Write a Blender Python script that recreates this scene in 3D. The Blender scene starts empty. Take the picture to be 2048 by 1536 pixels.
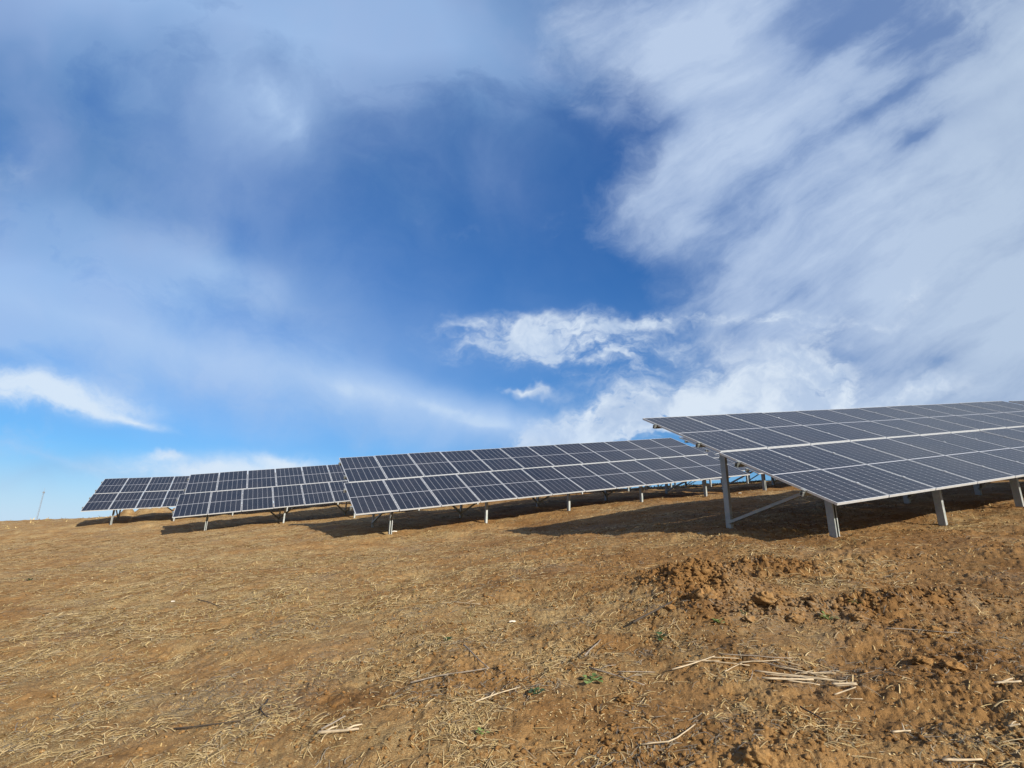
import bpy, math, random
import numpy as np
from mathutils import Matrix, Vector

random.seed(7)
RS = np.random.RandomState(11)
scene = bpy.context.scene
COL = scene.collection
CZ = 1.456                       # eye height above the ground at the photographer's feet
FOC = 1114.87                    # focal length in pixels of a 2048 px wide frame
PITCH, ROLL = 0.2967060, 0.0191939

# ------------------------------------------------------------------ camera
_F = np.array([0, math.cos(PITCH), math.sin(PITCH)])
_u = np.array([0, -math.sin(PITCH), math.cos(PITCH)])
_r = np.array([1.0, 0, 0])
CR = math.cos(ROLL) * _r + math.sin(ROLL) * _u
CU = -math.sin(ROLL) * _r + math.cos(ROLL) * _u
cam = bpy.data.cameras.new('camera')
cam_o = bpy.data.objects.new('camera', cam)
COL.objects.link(cam_o)
m = Matrix.Identity(4)
for i in range(3):
    m[i][0], m[i][1], m[i][2] = CR[i], CU[i], -_F[i]
m[2][3] = CZ
cam_o.matrix_world = m
cam.sensor_width = 36.0
cam.lens = FOC / 2048 * 36.0
cam.clip_start = 0.05
cam.clip_end = 8000
scene.camera = cam_o

# ------------------------------------------------------------------ light
SUN_AZ, SUN_EL = math.radians(140.5), math.radians(25.0)     # azimuth clockwise from +Y
SUN_DIR = Vector((math.sin(SUN_AZ) * math.cos(SUN_EL), math.cos(SUN_AZ) * math.cos(SUN_EL), math.sin(SUN_EL)))
sun = bpy.data.lights.new('sun', 'SUN')
sun.energy = 5.0
sun.angle = math.radians(0.55)
sun.color = (1.0, 0.92, 0.78)
sun_o = bpy.data.objects.new('sun', sun)
COL.objects.link(sun_o)
sun_o.rotation_euler = SUN_DIR.to_track_quat('Z', 'Y').to_euler()
sun_o.location = (10, -10, 20)
scene.view_settings.view_transform = 'Standard'
scene.view_settings.look = 'None'
scene.view_settings.exposure = 0.45
scene.view_settings.gamma = 1.0

# ------------------------------------------------------------------ sky with clouds (all laid out by world direction)
class NT:
    def __init__(s, tree):
        s.t = tree
        s.n = tree.nodes
    def new(s, typ, **kw):
        n = s.n.new(typ)
        for k, v in kw.items():
            setattr(n, k, v)
        return n
    def link(s, a, b):
        s.t.links.new(a, b)
    def put(s, sock, v):
        if isinstance(v, bpy.types.NodeSocket):
            s.t.links.new(v, sock)
        else:
            sock.default_value = v
    def math(s, op, a, b=None, c=None, clamp=False):
        n = s.new('ShaderNodeMath', operation=op, use_clamp=clamp)
        s.put(n.inputs[0], a)
        if b is not None: s.put(n.inputs[1], b)
        if c is not None: s.put(n.inputs[2], c)
        return n.outputs[0]
    def vmath(s, op, a, b=None, scale=None):
        n = s.new('ShaderNodeVectorMath', operation=op)
        s.put(n.inputs[0], a)
        if b is not None: s.put(n.inputs[1], b)
        if scale is not None: s.put(n.inputs['Scale'], scale)
        return n.outputs['Value'] if op in ('DOT_PRODUCT', 'LENGTH') else n.outputs[0]
    def noise(s, vec, scale, detail=4, rough=0.5, dist=0.0, lac=2.0, color=False):
        n = s.new('ShaderNodeTexNoise')
        s.put(n.inputs['Vector'], vec)
        n.inputs['Scale'].default_value = scale
        n.inputs['Detail'].default_value = detail
        n.inputs['Roughness'].default_value = rough
        n.inputs['Lacunarity'].default_value = lac
        n.inputs['Distortion'].default_value = dist
        return n.outputs['Color'] if color else n.outputs[0]
    def rng(s, v, a, b, c=0.0, d=1.0, smooth=True):
        n = s.new('ShaderNodeMapRange')
        n.interpolation_type = 'SMOOTHSTEP' if smooth else 'LINEAR'
        s.put(n.inputs['Value'], v)
        n.inputs['From Min'].default_value = a
        n.inputs['From Max'].default_value = b
        n.inputs['To Min'].default_value = c
        n.inputs['To Max'].default_value = d
        return n.outputs[0]
    def mix(s, f, a, b, blend='MIX'):
        n = s.new('ShaderNodeMix', data_type='RGBA', blend_type=blend)
        s.put(n.inputs[0], f)
        s.put(n.inputs[6], a if isinstance(a, bpy.types.NodeSocket) else (*a[:3], 1))
        s.put(n.inputs[7], b if isinstance(b, bpy.types.NodeSocket) else (*b[:3], 1))
        return n.outputs[2]
    def mapping(s, vec, loc=(0, 0, 0), rot=0.0, scale=(1, 1, 1), typ='TEXTURE'):
        n = s.new('ShaderNodeMapping', vector_type=typ)
        s.put(n.inputs['Vector'], vec)
        n.inputs['Location'].default_value = loc
        n.inputs['Rotation'].default_value = (0, 0, rot)
        n.inputs['Scale'].default_value = scale
        return n.outputs[0]

world = bpy.data.worlds.new('World')
scene.world = world
world.use_nodes = True
wt = NT(world.node_tree)
wt.n.clear()
out = wt.new('ShaderNodeOutputWorld')
bg = wt.new('ShaderNodeBackground')
wt.link(bg.outputs[0], out.inputs[0])
sky = wt.new('ShaderNodeTexSky')
sky.sky_type = 'NISHITA'
sky.sun_disc = False
sky.sun_elevation = SUN_EL
sky.sun_rotation = SUN_AZ
sky.altitude = 200
sky.air_density = 1.0
sky.dust_density = 0.6
sky.ozone_density = 2.0
SKY_STRENGTH = 0.073
bg.inputs['Strength'].default_value = SKY_STRENGTH
tc = wt.new('ShaderNodeTexCoord')
DIR = tc.outputs['Generated']
# tangent-plane coordinates of the sky about a fixed world direction (north, 17 degrees up)
fwd = wt.math('MAXIMUM', wt.vmath('DOT_PRODUCT', DIR, tuple(_F)), 0.18)
gx = wt.math('DIVIDE', wt.vmath('DOT_PRODUCT', DIR, tuple(CR)), fwd)
gy = wt.math('DIVIDE', wt.vmath('DOT_PRODUCT', DIR, tuple(CU)), fwd)
cmb = wt.new('ShaderNodeCombineXYZ')
wt.link(gx, cmb.inputs[0]); wt.link(gy, cmb.inputs[1])
P0 = cmb.outputs[0]
# warps
w1 = wt.vmath('SCALE', wt.vmath('SUBTRACT', wt.noise(P0, 2.2, 3, 0.5, color=True), (0.5, 0.5, 0.5)), scale=0.34)
w2 = wt.vmath('SCALE', wt.vmath('SUBTRACT', wt.noise(P0, 9.0, 4, 0.6, color=True), (0.5, 0.5, 0.5)), scale=0.10)
P1 = wt.vmath('ADD', wt.vmath('ADD', P0, w1), w2)          # strongly ragged
P2 = wt.vmath('ADD', P0, w1)                                # soft
P3 = wt.vmath('ADD', wt.vmath('ADD', P0, wt.vmath('SCALE', w1, scale=0.25)), w2)

def S(px, py):
    return ((px - 1024) / FOC, (768 - py) / FOC)

def blobs(P, lst):
    tot = None
    for (px, py, rx, ry, rot, amp) in lst:
        c = S(px, py)
        g = wt.new('ShaderNodeTexGradient', gradient_type='QUADRATIC_SPHERE')
        wt.link(P, g.inputs[0])
        tm = g.texture_mapping
        tm.vector_type = 'TEXTURE'
        tm.translation = (c[0], c[1], 0); tm.rotation = (0, 0, math.radians(rot)); tm.scale = (1.45 * rx / FOC, 1.45 * ry / FOC, 1)
        if tot is None: tot = wt.math('MULTIPLY', g.outputs[1], amp)
        else: tot = wt.math('MULTIPLY_ADD', g.outputs[1], amp, tot)
    return tot

# --- clear sky
sep = wt.new('ShaderNodeSeparateXYZ'); wt.link(DIR, sep.inputs[0])
elev = sep.outputs[2]
gain = wt.mix(wt.rng(elev, 0.10, 0.75, smooth=False), (0.46, 0.88, 1.22), (0.30, 0.86, 1.62))
base = wt.mix(1.0, sky.outputs[0], gain, 'MULTIPLY')
# --- high grey-blue veil over the left, soft at its lower edge
veil_b = blobs(P2, [
    (250, -40, 1100, 480, 0, 1.5), (640, -20, 620, 360, 0, 0.9), (40, 330, 620, 380, -6, 1.1), (900, 110, 460, 420, -45, 0.9),
    (1060, -20, 360, 280, 0, 0.75), (0, 620, 760, 300, -8, 1.2), (330, 700, 720, 150, -16, 0.8), (700, 800, 720, 120, -12, 0.75),
    (330, 500, 420, 100, -10, 0.55), (520, 560, 300, 80, -25, 0.35), (860, 440, 300, 150, -35, 0.4), (60, 960, 600, 50, 0, 0.5), (820, 640, 600, 300, 0, 0.22)])
veil_n = wt.noise(P2, 2.6, 7, 0.58)
fib = wt.noise(wt.mapping(P1, (0, 0, 0), math.radians(-18), (2.4, 1.0, 1)), 5.0, 9, 0.62, 0.2)
veil = wt.math('MULTIPLY', veil_b, wt.rng(veil_n, 0.30, 0.70, 0.60, 1.18))
veil = wt.math('MULTIPLY', veil, wt.rng(fib, 0.32, 0.68, 0.62, 1.15))
veil = wt.math('MULTIPLY', wt.math('MINIMUM', veil, 1.0), 0.78)
vc_b = blobs(P2, [(560, 0, 620, 260, -5, 1.6), (150, 660, 720, 280, -10, 1.5), (500, 520, 700, 140, -12, .7), (700, 800, 800, 180, -10, 1.6), (200, -40, 600, 200, 0, 0.8), (900, 100, 360, 200, -30, 0.5)])
veil_col = wt.mix(wt.math('MINIMUM', vc_b, 1.0), (1.25, 2.65, 5.3), (3.7, 5.6, 8.6))
veil_col = wt.mix(wt.rng(wt.noise(P2, 5.0, 5, 0.5), 0.35, 0.7, 0.0, 0.3), veil_col, (4.6, 5.6, 8.2))
c1 = wt.mix(veil, base, veil_col)
# --- the broad white sheet of the right half, ragged at its left edge
sh_b = blobs(P2, [
    (1420, 60, 330, 260, -10, 1.1), (1560, 300, 420, 260, 28, 1.0), (1400, 380, 230, 90, 25, 0.7), (1900, 420, 620, 560, 0, 1.6), (1750, 620, 420, 260, 0, 1.0),
    (1980, 0, 620, 300, 0, 1.0), (1220, 120, 240, 240, 0, 0.45), (1820, 760, 560, 200, 0, 1.1), (2080, 620, 400, 400, 0, 0.8), (2750, 300, 900, 1100, 0, 1.8), (1180, 250, 110, 60, 20, 0.40), (1560, 540, 200, 130, 20, 0.35)])  # the widest blob lies out of view, added for the panels to mirror
en = wt.noise(wt.mapping(P3, (0, 0, 0), math.radians(30), (1.7, 1.0, 1)), 4.6, 10, 0.60, 0.2)
sheet = wt.rng(wt.math('ADD', sh_b, wt.rng(en, 0.25, 0.75, -0.50, 0.50, False)), 0.12, 0.95)
P4 = wt.vmath('ADD', P0, wt.vmath('SCALE', wt.vmath('ADD', w1, w2), scale=0.30))
st_map = wt.mapping(P4, (0, 0, 0), math.radians(33), (4.2, 1.0, 1))
st_n = wt.noise(st_map, 6.0, 10, 0.60, 0.1)
big = wt.noise(P2, 1.9, 3, 0.5)
lum = wt.math('ADD', wt.math('MULTIPLY', wt.rng(st_n, 0.33, 0.66), 0.80), wt.math('MULTIPLY', wt.rng(big, 0.35, 0.62), 0.30))
br = blobs(P2, [(1430, 165, 200, 120, 0, 0.55), (1400, 60, 340, 140, 0, 0.35), (1400, 370, 260, 90, 25, 0.3), (1900, 560, 420, 260, 10, 0.45), (1800, 600, 80, 110, -20, .35)])
dk = blobs(P4, [(1980, 50, 340, 42, 32, 0.30), (1700, 60, 300, 50, 33, .15), (1760, 210, 420, 34, 33, 0.50), (1840, 275, 280, 28, 33, 0.50), (1740, 150, 300, 40, 33, .5), (1700, 90, 240, 90, 30, 0.3), (1560, 430, 220, 60, 20, 0.3), (1900, 740, 420, 70, 5, 0.5)])
puff = wt.noise(wt.mapping(P3, (0, 0, 0), math.radians(20), (1.5, 1, 1)), 9.0, 8, 0.58)
lum = wt.math('ADD', lum, wt.rng(puff, 0.3, 0.7, -0.08, 0.12))
lum = wt.math('SUBTRACT', wt.math('ADD', lum, br), dk, clamp=True)
sheet_col = wt.mix(lum, (2.1, 3.3, 5.9), (5.1, 6.3, 8.3))
rt = wt.rng(gx, 0.45, 0.95, 0.0, 0.55)
sheet_col = wt.mix(rt, sheet_col, wt.mix(lum, (2.9, 3.8, 5.5), (4.8, 5.9, 7.3)))
sheet_col = wt.mix(wt.rng(gx, 0.95, 1.6, 0.0, 0.8), sheet_col, (6.6, 7.4, 8.3))  # unseen cloud past the right edge, whitened to grey the panel reflections
c2 = wt.mix(wt.math('MULTIPLY', sheet, wt.rng(lum, 0.0, 0.6, 0.62, 0.94)), c1, sheet_col)
# --- ragged low cumulus and wisps
cu_b = blobs(P3, [
    (1210, 650, 360, 42, 4, 1.1), (1050, 668, 260, 36, -8, 0.8), (1120, 715, 320, 26, -4, .7), (1300, 690, 260, 22, 2, .6), (1370, 632, 130, 26, 4, 0.8), (1190, 668, 130, 34, 0, 0.5), (990, 680, 200, 50, -14, 0.62), (1100, 700, 260, 60, -6, 0.6), (1640, 650, 200, 45, -4, 0.95), (1560, 640, 90, 22, 0, .8),
    (1580, 715, 160, 45, 10, 0.8), (1350, 715, 200, 40, 0, 0.5), (1240, 760, 200, 50, -5, 0.55), (1180, 880, 360, 42, 8, 1.7), (1360, 850, 320, 70, 5, 2.0), (1250, 850, 200, 50, 12, 1.0),
    (1470, 800, 300, 55, 10, 1.6), (1620, 800, 300, 55, 4, 1.4), (1250, 700, 420, 110, -6, 0.35), (1570, 750, 110, 30, 5, 0.8), (1820, 800, 260, 40, 4, 0.7),
    (430, 940, 260, 36, 0, 0.7), (330, 905, 55, 15, 0, 1.0), (565, 915, 90, 22, -15, 0.9), (1060, 778, 80, 18, -14, 0.9), (890, 884, 30, 8, 0, .8),
    (1400, 742, 48, 26, -30, 0.9), (1290, 745, 60, 14, 0, .5), (1830, 590, 70, 90, -10, 0.6), (1960, 660, 300, 60, 5, 0.3)])
cu_map = wt.mapping(P3, (0, 0, 0), math.radians(3), (3.4, 1.0, 1))
cu_n = wt.noise(cu_map, 11.0, 10, 0.60, 0.2)
cu_n2 = wt.noise(wt.mapping(P1, (0, 0, 0), math.radians(6), (2.2, 1.0, 1)), 5.5, 6, 0.6, 0.3)
cu = wt.math('MULTIPLY', cu_b, wt.rng(cu_n, 0.32, 0.66, 0.05, 1.35))
cu = wt.math('MULTIPLY', cu, wt.rng(cu_n2, 0.34, 0.62, 0.5, 1.2))
cu = wt.rng(cu, 0.06, 1.05)
cu_col = wt.mix(wt.rng(wt.noise(P3, 9.0, 6, 0.6), 0.38, 0.62), (4.9, 6.1, 8.0), (7.6, 8.5, 9.5))
c3 = wt.mix(wt.math('MULTIPLY', cu, 0.90), c2, cu_col)
# --- soft bright smears
sm_b = blobs(P4, [
    (545, 225, 130, 190, 30, 0.45), (590, 265, 75, 120, 22, 0.35), (520, 190, 280, 200, 30, 0.5), (900, 815, 340, 50, -12, 0.8), (680, 770, 480, 60, -12, 0.6), (200, 650, 620, 70, -14, 0.5),
    (420, 520, 300, 60, -14, 0.30), (430, 935, 260, 45, 0, 0.8), (80, 915, 200, 12, -18, 0.3), (1000, 850, 160, 18, -8, 0.3), (1060, 690, 360, 90, 0, 0.25)])
sm = wt.math('MULTIPLY', sm_b, wt.rng(wt.noise(P1, 4.0, 6, 0.52), 0.3, 0.7, 0.5, 1.2))
lw_b = blobs(P4, [(10, 785, 330, 70, -3, 1.3), (130, 805, 260, 40, -6, 0.9), (250, 836, 150, 12, -14, 0.8), (430, 938, 330, 52, 0, 2.0), (330, 906, 50, 12, 0, 0.9), (560, 918, 70, 14, -15, 0.8)])
lw = wt.rng(wt.math('MULTIPLY', lw_b, wt.rng(wt.noise(wt.mapping(P3, (0, 0, 0), math.radians(-6), (2.8, 1, 1)), 8.0, 9, 0.62), 0.3, 0.7, 0.35, 1.25)), 0.08, 1.15)
c4 = wt.mix(wt.math('MINIMUM', sm, 0.92), c3, wt.mix(wt.rng(sm, 0.6, 1.3), (4.5, 6.2, 8.9), (5.8, 7.3, 9.2)))
c4 = wt.mix(wt.math('MULTIPLY', lw, 0.9), c4, (7.2, 8.3, 9.5))
# --- pale horizon
hz = wt.rng(elev, 0.015, 0.15, 0.92, 0.0)
c5 = wt.mix(hz, c4, (5.7, 7.2, 8.9))
# the rest of the sky, behind the photographer: broken cloud added to warm shadows
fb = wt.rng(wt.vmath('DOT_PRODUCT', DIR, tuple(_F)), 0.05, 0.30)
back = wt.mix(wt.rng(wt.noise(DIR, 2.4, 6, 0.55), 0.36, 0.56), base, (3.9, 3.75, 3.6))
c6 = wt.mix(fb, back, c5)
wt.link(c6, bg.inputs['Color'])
world.cycles.sampling_method = 'MANUAL'
world.cycles.sample_map_resolution = 512

# ------------------------------------------------------------------ numpy noise
def _hash(ix, iy, seed):
    h = (ix.astype(np.int64) * 374761393 + iy.astype(np.int64) * 668265263 + seed * 974634777) & 0xffffffff
    h = ((h ^ (h >> 13)) * 1274126177) & 0xffffffff
    h = (h ^ (h >> 16)) & 0xffffffff
    return h
def perlin(x, y, seed=0):
    ix = np.floor(x); iy = np.floor(y)
    fx = x - ix; fy = y - iy
    ux = fx * fx * fx * (fx * (fx * 6 - 15) + 10); uy = fy * fy * fy * (fy * (fy * 6 - 15) + 10)
    def g(dx, dy):
        a = _hash(ix + dx, iy + dy, seed) * (2 * math.pi / 4294967296.0)
        return np.cos(a) * (fx - dx) + np.sin(a) * (fy - dy)
    a = g(0, 0) * (1 - ux) + g(1, 0) * ux
    b = g(0, 1) * (1 - ux) + g(1, 1) * ux
    return (a * (1 - uy) + b * uy) * 1.5
def fbm(x, y, octs, seed=0, gain=0.5):
    t = 0; a = 1
    for o in range(octs):
        t = t + a * perlin(x * 2 ** o + o * 17.3, y * 2 ** o - o * 9.1, seed + o); a *= gain
    return t
def lumps(x, y, seed, rad=0.62):
    """rounded clods: nearest jittered cell centres, each with its own height and size"""
    ix = np.floor(x); iy = np.floor(y)
    best = np.zeros_like(x)
    for dx in (-1, 0, 1):
        for dy in (-1, 0, 1):
            cx = ix + dx; cy = iy + dy
            h1 = _hash(cx, cy, seed) / 4294967296.0; h2 = _hash(cx, cy, seed + 1) / 4294967296.0
            h3 = _hash(cx, cy, seed + 2) / 4294967296.0
            r = rad * (0.45 + 0.75 * h3)
            d2 = ((x - cx - h1) ** 2 + (y - cy - h2) ** 2) / (r * r)
            v = np.sqrt(np.maximum(0, 1 - d2)) * (0.35 + 0.65 * h3)
            best = np.maximum(best, v)
    return best

# ------------------------------------------------------------------ ground shape (height above the photographer's feet)
TAB = {4: ((4.5536, 7.8630, 0.7672), 0.15094, 0.0777, 0.47197, ),
       3: ((-3.9696, 14.7489, 0.9181), 0.14545, 0.1445, 0.46766),
       2: ((-12.4650, 21.2215, 1.0822), 0.15016, 0.1654, 0.46839),
       1: ((-21.4343, 28.6169, 1.6726), 0.10955, 0.0214, 0.47186)}
AZ = 0.401594
PL = (0.0, 0.093853, 0.148643)
CTRL = [(4.87, 8.56, .28), (7.34, 9.61, .66), (3.9, 10.25, .49), (-3.23, 15.63, .38), (-.69, 16.7, .74), (1.87, 17.79, 1.33),
        (4.43, 18.88, 1.79), (7.03, 19.98, 2.12), (9.56, 21.06, 2.43), (-4.11, 17.36, .72), (-1.54, 18.45, 1.09), (.96, 19.51, 1.60),
        (3.49, 20.58, 1.88), (5.97, 21.63, 2.34), (-11.66, 22.12, .61), (-9.05, 23.23, 1.01), (-20.5, 29.58, 1.04), (-18.0, 30.64, 1.38),
        (-15.34, 31.77, 1.73), (-12.6, 32.9, 2.2), (1.08, 27.54, 2.67), (3.63, 28.62, 3.03), (6.2, 29.71, 3.39), (8.79, 30.81, 3.73),
        (11.37, 31.91, 4.09), (-21.42, 31.28, 1.43), (-6.5, 24.4, 1.38), (-4, 25.4, 1.75),
        (9.9, 10.6, 1.05), (12.4, 11.7, 1.43), (14.9, 12.8, 1.8), (-40, 45, 1.95), (-33, 44, 2.0), (-46, 38, 1.6), (-27, 44, 2.35),
        (-2.8, 3.6, 0.28 - CZ + .02), (2.2, 2.8, .62 - CZ), (0, 0, -CZ), (0, 5, -.62), (-5, 8, -.70), (3, 5, -.40), (-9, 12, -.45), (-1.5, 9, -.28),
        (-14, 17, -.22), (-20, 22, -.2), (6, 6, -.05)]
CTRL = np.array(CTRL) + np.array([0, 0, CZ])
def plane(x, y): return PL[1] * x + PL[2] * y
_cr = CTRL[:, 2] - plane(CTRL[:, 0], CTRL[:, 1])
_K = np.exp(-((CTRL[:, None, :2] - CTRL[None, :, :2]) ** 2).sum(-1) / (2 * 4.0 ** 2))
_w = np.linalg.solve(_K + 0.12 * np.eye(len(CTRL)), _cr)
def base_h(x, y):
    """smooth lie of the land, fitted to the feet of the posts"""
    x = np.asarray(x, float); y = np.asarray(y, float)
    r = np.hypot(x, y) + 1e-9
    z = plane(x, y)
    th = np.degrees(np.arctan2(x, y))
    r0 = np.interp(th, [-60, -38, -28, -15, 5, 12, 60], [52, 50, 44, 34, 24, 22, 22])
    R = np.interp(th, [-60, -30, 0, 12, 60], [240, 250, 270, 270, 270])
    q = np.maximum(0, r - r0)
    z = z - np.where(q < 60, q * q / (2 * R), 60 * 60 / (2 * R) + (q - 60) * 60 / R)
    # far country well below the crest
    far = np.clip((r - 90) / 200, 0, 1); far = far * far * (3 - 2 * far)
    z = z * (1 - far) + (-7.0) * far
    for (cx, cy, _), w in zip(CTRL, _w):
        z = z + w * np.exp(-((x - cx) ** 2 + (y - cy) ** 2) / 32.0)
    return z
def G(x, y): return float(base_h(np.array([x]), np.array([y]))[0])
def ray(px, py):
    return _F + CR * (px - 1024) / FOC + CU * (768 - py) / FOC
def at(px, py):
    """the point of the ground seen at a photograph pixel"""
    d = ray(px, py)
    t = np.linspace(1.0, 60, 6000)
    x = d[0] * t; y = d[1] * t; z = CZ + d[2] * t
    b = base_h(x, y)
    k = np.argmax(z < b + 0.0)
    return x[k], y[k], b[k]

PILE = at(1400, 1185); PILE2 = at(1540, 1140); PIT = at(1190, 1305)
def masks(x, y):
    r = np.hypot(x, y)
    pile = np.exp(-(((x - PILE[0]) / .50) ** 2 + ((y - PILE[1]) / .75) ** 2)) + .6 * np.exp(-(((x - PILE2[0]) / .55) ** 2 + ((y - PILE2[1]) / .5) ** 2))
    line = at(1580, 1235)
    pile = pile + 0.55 * np.exp(-(((x - line[0]) / .75) ** 2 + ((y - line[1]) / .16) ** 2))
    b2 = at(1830, 1210); pile = pile + 0.5 * np.exp(-(((x - b2[0]) / .8) ** 2 + ((y - b2[1]) / .22) ** 2))
    pile = np.clip(pile, 0, 1.2)
    side = 1 / (1 + np.exp(-(x + 0.12 * y - 1.0) / 1.1))            # barer and rougher to the right
    return pile, side
def rough_h(x, y):
    pile, side = masks(x, y)
    r = np.hypot(x, y)
    n1 = fbm(x * .35, y * .35, 3, 5)
    z = n1 * .07
    z = z + fbm(x * 1.3 + 7, y * 1.3, 3, 9) * .030
    near = np.clip((26 - r) / 10, 0, 1)
    pat = np.clip(.55 + .9 * fbm(x * .8 + 3, y * .8, 3, 21), .08, 1.3)
    k = (.42 + .38 * side) * pat + 1.55 * pile
    wx = x + .05 * perlin(x * 6, y * 6, 31); wy = y + .05 * perlin(x * 6 + 9, y * 6, 32)
    z = z + pile * (.12 + .09 * fbm(x * 2.2, y * 2.2, 3, 40))
    z = z + near * lumps(wx * 4.3, wy * 4.3, 50) * .038 * np.clip(k - .35, 0, 2)
    z = z + near * lumps(wx * 9.1, wy * 9.1, 60) * .022 * k
    n9 = np.clip((17 - r) / 8, 0, 1)
    z = z + n9 * lumps(wx * 20, wy * 20, 70) * .012 * (.3 + k)
    z = z + n9 * lumps(wx * 37, wy * 37, 80) * .0060 * (.5 + k)
    z = z + near * fbm(x * 9, y * 9, 4, 90, .62) * .010 * (.5 + k) + near * (.4 - np.abs(fbm(x * 3.4, y * 3.4, 2, 93))) * .020 * (.5 + .5 * k)
    z = z + n9 * (.5 - np.abs(fbm(x * 15, y * 15, 3, 95, .6))) * .012 * (.35 + k)
    z = z + n9 * (.35 - np.abs(perlin(x * 42, y * 42, 98))) * .0055 * (.5 + k)
    z = z - .06 * np.exp(-(((x - PIT[0]) / .25) ** 2 + ((y - PIT[1]) / .12) ** 2))
    # spoil heaps along the crest behind the far rows
    th = np.degrees(np.arctan2(x, y))
    rr = np.interp(th, [-38, -30, -15], [46, 45, 44])
    hb = np.clip((th + 38) / 4, 0, 1) * np.clip((-11 - th) / 4, 0, 1)
    z = z + hb * np.exp(-((r - rr) / 1.6) ** 2) * np.clip(.42 + .9 * fbm(th * .55, r * .35, 4, 100), .0, 1.2) * .68
    farn = np.clip((r - 20) / 10, 0, 1)
    z = z + farn * fbm(x * .9, y * .9, 4, 120) * .05
    return z * np.clip(1 - (r - 120) / 100, 0, 1)

# ------------------------------------------------------------------ materials
def mat(name):
    mt = bpy.data.materials.new(name); mt.use_nodes = True
    nt = NT(mt.node_tree)
    b = nt.n['Principled BSDF']
    return mt, nt, b
def simple(name, col, rough=.6, metal=0.0, var=.15, scale=20, spec=.5):
    mt, nt, b = mat(name)
    t = nt.new('ShaderNodeTexCoord')
    n = nt.noise(t.outputs['Object'], scale, 5, .6)
    c = nt.mix(nt.rng(n, .3, .7), tuple(v * (1 - var) for v in col), tuple(min(1, v * (1 + var)) for v in col))
    nt.link(c, b.inputs['Base Color'])
    b.inputs['Roughness'].default_value = rough; b.inputs['Metallic'].default_value = metal
    b.inputs['Specular IOR Level'].default_value = spec
    return mt

def soil_material():
    mt, nt, b = mat('soil')
    g = nt.new('ShaderNodeNewGeometry'); pos = g.outputs['Position']
    at_ = nt.new('ShaderNodeAttribute'); at_.attribute_name = 'litter'
    lit = at_.outputs['Fac']
    at2 = nt.new('ShaderNodeAttribute'); at2.attribute_name = 'damp'
    n1 = nt.noise(pos, 1.1, 6, .6)
    n2 = nt.noise(pos, 14, 6, .65)
    n3 = nt.noise(pos, 90, 4, .7)
    c = nt.mix(nt.rng(n2, .32, .68), (.180, .096, .033), (.375, .209, .080))
    c = nt.mix(nt.rng(n1, .38, .66, 0, .55), c, (.45, .275, .115))
    c = nt.mix(nt.math('MULTIPLY', at2.outputs['Fac'], .66), c, (.135, .066, .022))
    # flattened straw mat and chaff
    wv = nt.mapping(pos, (0, 0, 0), math.radians(-24), (1.0, .28, 1))
    n4 = nt.noise(wv, 60, 5, .7, .5)
    n5 = nt.noise(pos, 3.2, 5, .6)
    straw = nt.mix(nt.rng(n4, .35, .66), (.29, .200, .090), (.60, .46, .245))
    f = nt.math('MULTIPLY', lit, nt.rng(nt.math('ADD', nt.math('MULTIPLY', n4, .55), nt.math('MULTIPLY', n5, .5)), .42, .62))
    c = nt.mix(f, c, straw)
    n6 = nt.noise(pos, .62, 6, .65)
    grey = nt.mix(nt.rng(n4, .35, .65), (.14, .105, .070), (.34, .28, .20))
    c = nt.mix(nt.math('MULTIPLY', nt.rng(n6, .53, .66, 0, .8), nt.rng(nt.noise(wv, 22, 5, .7), .42, .60)), c, grey)
    # greyed, rotted patches
    # pale chips
    vor = nt.new('ShaderNodeTexVoronoi'); vor.inputs['Scale'].default_value = 42
    nt.link(pos, vor.inputs['Vector'])
    chip = nt.rng(vor.outputs['Distance'], .10, .16, 1, 0)
    sel = nt.math('GREATER_THAN', nt.noise(pos, 23, 2, .5), .60)
    c = nt.mix(nt.math('MULTIPLY', nt.math('MULTIPLY', chip, sel), .7), c, (.62, .50, .33))
    c = nt.mix(nt.rng(n3, .3, .75, 0, .35), c, nt.mix(1.0, c, (.55, .5, .45), 'MULTIPLY'))
    nt.link(c, b.inputs['Base Color'])
    b.inputs['Roughness'].default_value = .95
    b.inputs['Specular IOR Level'].default_value = .15
    bp = nt.new('ShaderNodeBump'); bp.inputs['Distance'].default_value = .018; bp.inputs['Strength'].default_value = 1.0
    hh = nt.math('ADD', nt.math('MULTIPLY', n2, .9), nt.math('ADD', nt.math('MULTIPLY', n3, .5), nt.math('MULTIPLY', nt.math('MULTIPLY', n4, lit), .8)))
    nt.link(hh, bp.inputs['Height'])
    nt.link(bp.outputs[0], b.inputs['Normal'])
    return mt
M_soil = soil_material()

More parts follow.
